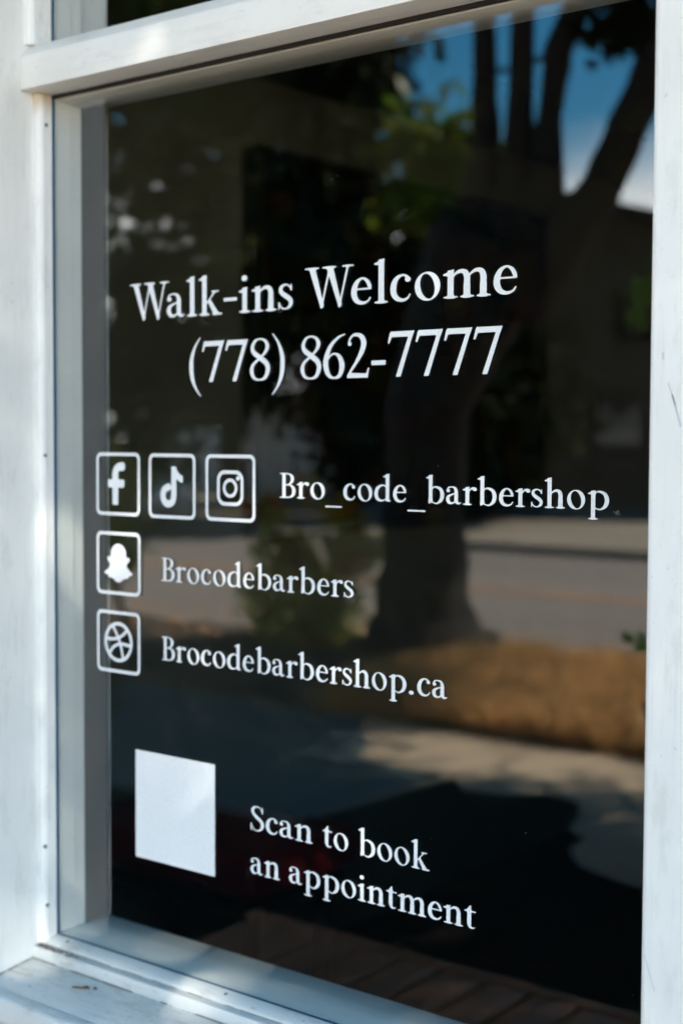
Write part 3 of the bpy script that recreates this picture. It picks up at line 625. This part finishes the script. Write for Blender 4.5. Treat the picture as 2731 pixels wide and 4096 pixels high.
under(ch, MB().box(-2.60, -1.99, 1.03, 1.42, .50, .60).build('seat', M['red'], bevel=.035, seg=3))
under(ch, MB().box(-2.58, -2.02, 1.06, 1.39, .46, .499).build('frame', M['black'], bevel=.006))
for lx in (-2.56, -2.07):
    for ly in (1.08, 1.34): under(ch, MB().box(lx, lx+.03, ly, ly+.03, 0, .459).build('leg', M['black']))

# ------------------------------------------------------------------ trees and plants
rs = np.random.RandomState(7)
def leaves(name, blobs, n, size, m, parent=None, seed=1, clump=.35, per=14):
    """n leaf quads gathered in twig clumps inside ellipsoids (cx,cy,cz,rx,ry,rz)"""
    r = np.random.RandomState(seed); vol = np.array([b[3]*b[4]*b[5] for b in blobs])**.8; vol = vol/vol.sum(); V = []; nc = max(1, n//per)
    for b, fr in zip(blobs, vol):
        k = max(1, int(nc*fr)); d = r.normal(size=(k, 3)); d /= np.linalg.norm(d, axis=1)[:, None]
        rad = r.uniform(.25, 1, k)**.5; C = np.array(b[:3])+d*rad[:, None]*np.array(b[3:6])
        P = np.repeat(C, per, 0)+r.normal(size=(k*per, 3))*clump*np.array([1, 1, .7])
        a = r.normal(size=(len(P), 3)); a /= np.linalg.norm(a, axis=1)[:, None]; q = r.normal(size=(len(P), 3)); q[:, 2] -= .4; c = np.cross(a, q); c /= np.linalg.norm(c, axis=1)[:, None]
        s = size*r.uniform(.6, 1.3, len(P))[:, None]
        V.append(np.stack([P-a*s*.5, P+c*s*.32-a*s*.05, P+a*s*.55, P-c*s*.32-a*s*.05], 1))
    V = np.concatenate(V); nq = len(V); me = bpy.data.meshes.new(name)
    me.vertices.add(nq*4); me.vertices.foreach_set('co', V.reshape(-1).astype(np.float32)); me.loops.add(nq*4); me.loops.foreach_set('vertex_index', np.arange(nq*4, dtype=np.int32))
    me.polygons.add(nq); me.polygons.foreach_set('loop_start', np.arange(0, nq*4, 4, dtype=np.int32)); me.polygons.foreach_set('loop_total', np.full(nq, 4, dtype=np.int32)); me.update(); me.validate(); me.materials.append(m)
    o = link(bpy.data.objects.new(name, me))
    if parent: under(parent, o)
    return o
rr = random.Random(3)
def limbs(root, paths, name='trunk', seg=14, rough=.06, m='bark'):
    mb = MB()
    for pts, rad in paths:
        P = []; Rr = []
        for i in range(len(pts)-1):
            for k in range(4):
                t_ = k/4; a, b_ = Vector(pts[i]), Vector(pts[i+1]); P.append(a.lerp(b_, t_)+Vector((rr.uniform(-1, 1), rr.uniform(-1, 1), 0))*rad[i]*.07); Rr.append(rad[i]*(1-t_)+rad[i+1]*t_)
        P.append(Vector(pts[-1])); Rr.append(rad[-1]); mb.tube(P, Rr, seg, rough, rr)
    o = mb.build(name, M[m], smooth=True); under(root, o); return o
# the big street tree whose forked trunk fills the reflection
st = thing('street_tree', (-5.40, -6.62, 0), 'big old tree with a dark trunk forking into upright stems on the verge', 'tree')
limbs(st, [([(-5.40, -6.62, -.1), (-5.42, -6.62, .08), (-5.44, -6.62, .35), (-5.46, -6.62, 1.0), (-5.40, -6.62, 1.7), (-5.18, -6.62, 2.3), (-4.90, -6.62, 2.8)], [.58, .44, .32, .265, .28, .36, .40]),
           ([(-5.20, -6.62, 2.3), (-5.03, -6.62, 2.9), (-4.98, -6.62, 3.5), (-5.00, -6.62, 4.2), (-5.23, -6.82, 6.0), (-5.68, -7.22, 7.6)], [.28, .15, .09, .075, .08, .04]),
           ([(-4.93, -6.62, 2.5), (-4.76, -6.62, 3.0), (-4.73, -6.62, 3.6), (-4.71, -6.62, 4.3), (-4.78, -6.42, 6.2), (-4.58, -6.12, 8)], [.26, .14, .085, .075, .08, .04]),
           ([(-4.78, -6.62, 2.5), (-4.54, -6.62, 3.0), (-4.52, -6.62, 3.5), (-4.46, -6.62, 3.9), (-4.28, -6.62, 4.25), (-3.88, -7.02, 5.2), (-3.38, -7.62, 6.6)], [.26, .13, .075, .09, .09, .09, .05]),
           ([(-4.76, -6.62, 2.35), (-4.40, -6.62, 2.72), (-4.14, -6.62, 3.05), (-3.91, -6.62, 3.5), (-3.76, -6.62, 3.85), (-3.38, -6.42, 4.8), (-2.78, -6.02, 6.2)], [.24, .16, .13, .12, .11, .09, .05]),
           ([(-5.00, -6.62, 3.86), (-4.84, -6.62, 3.84), (-4.70, -6.62, 3.86), (-4.50, -6.62, 3.88)], [.025, .015, .015, .025]),
           ([(-5.38, -6.62, .12), (-5.03, -6.57, .05), (-4.80, -6.52, -.02)], [.22, .10, .02]), ([(-5.48, -6.62, .12), (-5.78, -6.42, .03), (-5.98, -6.32, -.03)], [.22, .12, .05])])
leaves('crown', [(-5.2, -8.2, 8.4, 4.0, 3.2, 2.4), (-8.2, -8.0, 7.8, 2.4, 2.6, 1.8)], 26000, .13, M['leaf'], st, 3, .30, 20)
leaves('crown', [(-2.4, -11.0, 7.3, 1.95, 1.6, 1.0)], 28000, .13, M['leaf'], st, 4, .28, 20)
leaves('crown', [(-6.8, -5.2, 7.0, 2.6, 2.3, 1.0), (-4.6, -3.8, 6.6, 1.5, 1.3, .8)], 26000, .13, M['leaf'], st, 14, .28, 20)
leaves('hanging_foliage', [(-4.10, -6.72, 3.98, .20, .25, .15), (-3.90, -6.62, 3.84, .16, .2, .10), (-3.80, -6.62, 4.17, .25, .3, .2), (-4.13, -6.62, 4.4, .35, .3, .2)], 1500, .10, M['leaf_dark'], st, 5, .06, 12)
leaves('low_leaves', [(-5.42, -6.72, 3.28, .15, .2, .2), (-5.27, -6.8, 3.02, .12, .15, .16), (-5.48, -6.8, 2.95, .10, .2, .10), (-5.36, -6.8, 2.5, .05, .1, .10)], 640, .09, M['leaf_bright'], st, 6, .05, 10)
# a second crown over the shop front, throwing the dapples on the white frame
t2 = thing('shade_tree', (3.3, -6.6, 0), 'leafy tree standing to the right of the shop, shading its front', 'tree')
limbs(t2, [([(3.3, -6.6, -.1), (3.25, -6.6, 1.5), (3.0, -6.4, 3.4), (2.6, -6.0, 5.2), (2.2, -5.6, 7.0)], [.26, .2, .17, .12, .05]), ([(3.0, -6.4, 3.2), (1.9, -5.6, 4.4), (.9, -4.9, 5.3)], [.12, .08, .03]), ([(3.0, -6.4, 3.6), (3.6, -7.3, 5.2), (4.0, -8, 6.6)], [.1, .08, .03])])
leaves('crown', [(1.75, -4.9, 6.2, 2.0, 1.6, 1.0), (3.0, -6.8, 7.2, 2.2, 2.2, 1.3)], 27000, .10, M['leaf'], t2, 11, .15, 26)
leaves('crown', [(.7, -8.2, 6.0, 1.7, 1.7, .9), (-.9, -8.5, 6.3, 1.3, 1.3, .8), (.2, -5.6, 5.5, .9, .9, .6)], 34000, .10, M['leaf'], t2, 12, .2, 24)

# trees across the street
far = [(-26.5, -22, 17, 4.6, 3.2, 16.4, 'dark broad tree across the street, at the left of the reflection', 17000, 'leaf_far'), (-20.4, -21, 16, 3.3, 3.0, 15.4, 'tallest dark tree across the street, in front of the pale garage', 17000, 'leaf_far'),
       (-16.9, -20.5, 12.0, 1.0, 1.6, 11.4, 'slender dark tree across the street between the tallest tree and the forked trunk', 9000, 'leaf_dark'), (-43, -30, 15, 6, 4, 13, 'dark tree at the far left end of the street', 9000, 'leaf_dark'),
       (-14.5, -21.5, 5.7, 1.9, 1.5, 5.5, 'rounded dark tree across the street behind the forked trunk', 12000, 'leaf_dark'),
       (-14.2, -19.6, 7.1, .40, .5, 2.0, 'bright green leafy top showing left of the forked trunk', 1500, 'leaf_bright')]
for i, (x, y, h, rx, ry, ch_, lab, nl, lm) in enumerate(far):
    tr_ = thing('roadside_tree', (x, y, 0), lab, 'tree', 'trees across the street')
    limbs(tr_, [([(x, y, -.1), (x+.1, y, h*.3), (x, y, h*.6), (x+.2, y, h*.85)], [.3, .24, .16, .06]), ([(x, y, h*.3), (x-rx*.5, y, h*.62)], [.14, .05]), ([(x, y, h*.35), (x+rx*.5, y, h*.7)], [.14, .05])], seg=8)
    zc = h-ch_/2; q = random.Random(i)
    bl = [(x+q.uniform(-.62, .62)*rx, y+q.uniform(-.5, .5)*ry, zc+((k_+.5)/16*2-1)*.82*ch_/2, rx*q.uniform(.38, .62), ry*q.uniform(.35, .6), ch_*q.uniform(.09, .15)) for k_ in range(16)]
    leaves('crown', bl, nl, .36, M[lm], tr_, 20+i, .42, 14)
for i, (x, y, w_, h) in enumerate(((-27, -19.5, 3.2, 1.5), (-21.8, -19.0, 2.2, 1.3), (-34, -20, 4, 2.0))):
    hb = thing('hedge_bush', (x, y, 0), ['dark clipped bush by the far kerb behind the roses', 'dark low bush across the street left of the trunk', 'tall dark bush at the far left across the street'][i], 'bush', 'bushes across the street')
    limbs(hb, [([(x, y, -.05), (x, y, h*.6)], [.08, .03])], 'stems', 6); leaves('foliage', [(x, y, h*.5, w_/2, .8, h*.5), (x+w_*.3, y, h*.4, w_/3, .6, h*.4)], 2200, .17, M['leaf_dark'], hb, 40+i, .15, 12)

# rose bush and a second flowering shrub on the verge
def shrub(name, x, y, blobs, n, lab, flowers, seed):
    s_ = thing(name, (x, y, 0), lab, 'shrub', 'flowering shrubs on the verge'); q = random.Random(seed)
    limbs(s_, [([(x+q.uniform(-.15, .15), y, -.02), (x+q.uniform(-.3, .3), y, .4), (b_[0]+q.uniform(-.2, .2), b_[1], b_[2])], [.014, .011, .006]) for b_ in blobs for _ in range(3)], 'stems', 5, 0)
    leaves('foliage', blobs, n, .07, M['bush'], s_, seed, .07, 12)
    for nm, mm, cnt in flowers:
        for _ in range(cnt):
            b_ = q.choice(blobs); c_ = Vector((b_[0]+q.uniform(-.9, .9)*b_[3], b_[1]+q.uniform(-.2, .9)*b_[4], b_[2]+q.uniform(-.3, 1.0)*b_[5])); mb = MB()
            for k in range(14):
                a = Vector((q.gauss(0, 1), q.gauss(0, 1), q.gauss(.4, 1))).normalized(); u = a.orthogonal().normalized(); v_ = a.cross(u); r_ = q.uniform(.03, .055)
                mb.add([c_+a*.004, c_+a*r_*.7+u*r_*.6, c_+a*r_*1.25, c_+a*r_*.7-u*r_*.6], [(0, 1, 2, 3)])
            under(s_, mesh_obj('bloom', mb.v, mb.f, M[mm]))
shrub('rose_bush', -6.25, -6.45, [(-6.62, -6.5, .34, .24, .25, .20), (-6.15, -6.4, .34, .26, .25, .26), (-5.92, -6.5, .68, .13, .2, .26), (-6.55, -6.5, .66, .20, .2, .16), (-6.34, -6.5, .56, .14, .15, .14), (-6.70, -6.5, .98, .13, .15, .12), (-6.28, -6.4, .14, .42, .3, .10), (-6.42, -6.5, 1.12, .07, .1, .10), (-6.05, -6.5, .98, .12, .15, .07)], 3000,
      'rose bush with orange and yellow blooms just left of the big trunk', [('', 'petal_o', 42), ('', 'petal_y', 28), ('', 'petal_r', 16)], 51)
shrub('rose_bush', -5.85, -4.1, [(-5.86, -4.1, .92, .13, .2, .18), (-5.80, -4.1, 1.22, .14, .2, .16), (-5.95, -4.1, 1.1, .2, .2, .3)], 2600,
      'tall flowering shrub with red blooms at the left edge of the reflection', [('', 'petal_r', 9), ('', 'petal_o', 7)], 52)
# potted shrub by the shop
pt = thing('potted_shrub', (-1.93, -3.3, 0), 'tall black pot with a sparse green shrub in front of the shop', 'potted plant')
pb = MB().tube([(-1.93, -3.3, .006), (-1.93, -3.3, .05), (-1.93, -3.3, .3), (-1.93, -3.3, .56), (-1.93, -3.3, .60), (-1.93, -3.3, .61)], [.15, .17, .22, .235, .25, .21], 32); under(pt, pb.build('pot', M['pot'], smooth=True))
limbs(pt, [([(-1.93, -3.3, .55), (-1.98, -3.3, 1.3), (-2.05, -3.3, 2.0)], [.02, .015, .01]), ([(-2.04, -3.3, .6), (-2.15, -3.3, .85)], [.012, .008])], 'stem', 6)
leaves('foliage', [(-2.215, -3.3, .80, .035, .05, .06), (-2.10, -3.3, .72, .05, .05, .05), (-2.23, -3.3, 1.97, .05, .06, .10), (-2.05, -3.3, 2.05, .18, .15, .16), (-2.0, -3.3, 1.6, .12, .12, .2)], 520, .06, M['sprig'], pt, 61, .025, 8)

# turf blades and fallen leaves
def scatter(name, n, xr, yr, m, kind, h=(.05, .12), w_=.012, flat=False, seed=1, z=.03, dens=None):
    r = np.random.RandomState(seed); x = r.uniform(*xr, n); y = r.uniform(*yr, n)
    if dens is not None: k = r.uniform(size=n) < dens(x, y); x = x[k]; y = y[k]
    n = len(x); a = r.uniform(0, 6.28, n); hh = r.uniform(*h, n)
    if not flat:      # blades stand in tufts of different height
        c_ = r.randint(0, n//14, n); x = x[c_]+r.normal(0, .035, n); y = np.clip(y[c_]+r.normal(0, .035, n), yr[0], yr[1]); hh = hh*(.45+1.1*r.uniform(size=n)[c_]**1.5)
    P = np.stack([x, y, np.full(n, z)], 1)
    u = np.stack([np.cos(a), np.sin(a), np.zeros(n)], 1)
    if flat:
        v = np.stack([-np.sin(a), np.cos(a), r.normal(0, .3, n)], 1); V = np.stack([P-u*hh[:, None]*.5, P+v*hh[:, None]*.3, P+u*hh[:, None]*.5, P-v*hh[:, None]*.3], 1); k = 4
    else:
        lean = np.stack([r.normal(0, .5, n), r.normal(0, .5, n), np.ones(n)], 1)*hh[:, None]; V = np.stack([P-u*w_, P+u*w_, P+lean], 1); k = 3
    me = bpy.data.meshes.new(name); me.vertices.add(n*k); me.vertices.foreach_set('co', V.reshape(-1).astype(np.float32)); me.loops.add(n*k); me.loops.foreach_set('vertex_index', np.arange(n*k, dtype=np.int32))
    me.polygons.add(n); me.polygons.foreach_set('loop_start', np.arange(0, n*k, k, dtype=np.int32)); me.polygons.foreach_set('loop_total', np.full(n, k, dtype=np.int32)); me.update(); me.materials.append(m)
    return tag(link(bpy.data.objects.new(name, me)), kind, 'ground cover', kind='stuff')
scatter('dry_grass', 70000, (-5.15, -1.2), (-7.0, -4.9), M['blade'], 'dry brown and orange grass on the verge', (.06, .17), .008, seed=2, dens=lambda x, y: np.where(np.sin(x*3.1+1.3*np.sin(y*4.0))*np.cos(y*5.3+x*1.7)+.55*np.sin(x*7.7+y*6.1) > -.45, 1.0, .18))
scatter('fallen_leaves', 1500, (-11, -4.3), (-7.4, -3.2), M['fallen'], 'brown fallen leaves strewn over verge and sidewalk', (.05, .11), flat=True, seed=3, z=.095, dens=lambda x, y: np.clip((-y-3)/3, .1, 1))

# slatted bench under the window
bn = thing('slatted_bench', (-1.25, -.85, 0), 'low reddish wooden bench with crosswise slats under the window', 'bench')
x = -2.05; k = 0
while x < -.45:
    under(bn, MB().box(x, x+.088, -1.105, -.56, .428, .450).build('slat', M['cedar'], bevel=.004)); x += .101
def bb(x0, x1, y0, y1, z0, z1, n): under(bn, MB().box(x0, x1, y0, y1, z0, z1).build(n, M['cedar'], bevel=.005))
bb(-2.08, -.42, -1.145, -1.108, .39, .452, 'rail'); bb(-2.08, -.42, -.557, -.52, .39, .452, 'rail')
for lx in (-2.04, -.50):
    for ly in (-1.10, -.60): bb(lx, lx+.05, ly, ly+.045, .006, .427, 'leg')

# houses and cars across the street
hs = thing('brown_house', (-13.5, -31, 0), 'brown shingled house with a low gable across the street', 'house')
hw = MB().prism_y([(-19.5, 0), (-9.5, 0), (-9.5, 4.9), (-18.6, 7.55), (-19.5, 7.3)], -37, -28); under(hs, hw.build('wall', M['house_brown']))
rf = MB().prism_y([(-19.9, 7.35), (-18.6, 7.62), (-9.0, 4.83), (-9.0, 5.05), (-18.6, 7.86), (-19.9, 7.6)], -37.6, -27.2); under(hs, rf.build('roof', M['roof_brown']))
for x0, z0 in ((-15.6, 1.3), (-12.6, 1.3), (-15.2, 3.6)):
    f_ = MB().box(x0, x0+1.3, -28.0, -27.94, z0, z0+1.3).build('window', M['roof_brown'], bevel=.01); under(hs, f_)
    p_ = MB().box(x0+.1, x0+1.2, -27.94, -27.93, z0+.1, z0+1.2).build('pane', M['winglass']); p_.parent = f_
d_ = MB().box(-11.0, -10.0, -28.0, -27.93, 0, 2.1).build('door', M['black'], bevel=.01); under(hs, d_)
gr = thing('pale_garage', (-26.5, -30, 0), 'pale garage with a light metal roof seen in scraps between the trees', 'garage')
under(gr, MB().box(-33.0, -20.5, -35, -30, 0, 2.7).build('wall', M['house_pale'])); under(gr, MB().prism_x([(-29.4, 2.65), (-35.6, 4.2), (-35.6, 4.35), (-29.4, 2.8)], -33.6, -20).build('roof', M['roof_pale']))
for x0 in (-31.5, -26.5): under(gr, MB().box(x0, x0+3.0, -30.0, -29.94, 0, 2.2).build('garage_door', M['siding'], bevel=.02))
def car(x, y, lab, m):
    c = thing('parked_car', (x, y, 0), lab, 'car', 'cars parked across the street')
    def cp(o): o.parent = c; return o
    body = MB().prism_y([(-2.15, .28), (2.15, .28), (2.2, .55), (2.1, .78), (1.2, .92), (-1.75, .95), (-2.15, .85), (-2.22, .5)], -.86, .86); cp(body.build('body', M[m], bevel=.06, seg=3))
    cab = MB().prism_y([(1.15, .92), (.45, 1.42), (-.95, 1.46), (-1.7, .95)], -.74, .74); cp(cab.build('cabin', M['winglass'], bevel=.05, seg=2))
    cp(MB().prism_y([(.42, 1.43), (.36, 1.48), (-.88, 1.51), (-.98, 1.465)], -.70, .70).build('roof', M[m], bevel=.02))
    for sx in (-1.35, 1.32):
        for sy in (-.87, .70):
            w_ = cp(MB().tube([(sx, sy, .33), (sx, sy+.17, .33)], [.33, .33], 28).build('wheel', M['tyre'])); h_ = MB().tube([(sx, sy-.008, .33), (sx, sy+.178, .33)], [.19, .19], 20).build('rim', M['chrome']); h_.parent = w_
    for sy in (-.6, .6): cp(MB().box(2.13, 2.19, sy-.2, sy+.2, .58, .72).build('headlight', M['house_pale'], bevel=.02))
    return c
car(-18.9, -15.2, 'silver parked car behind the roses', 'carpaint'); car(-26.2, -15.3, 'white parked car at the left of the reflected street', 'carpaint_w')
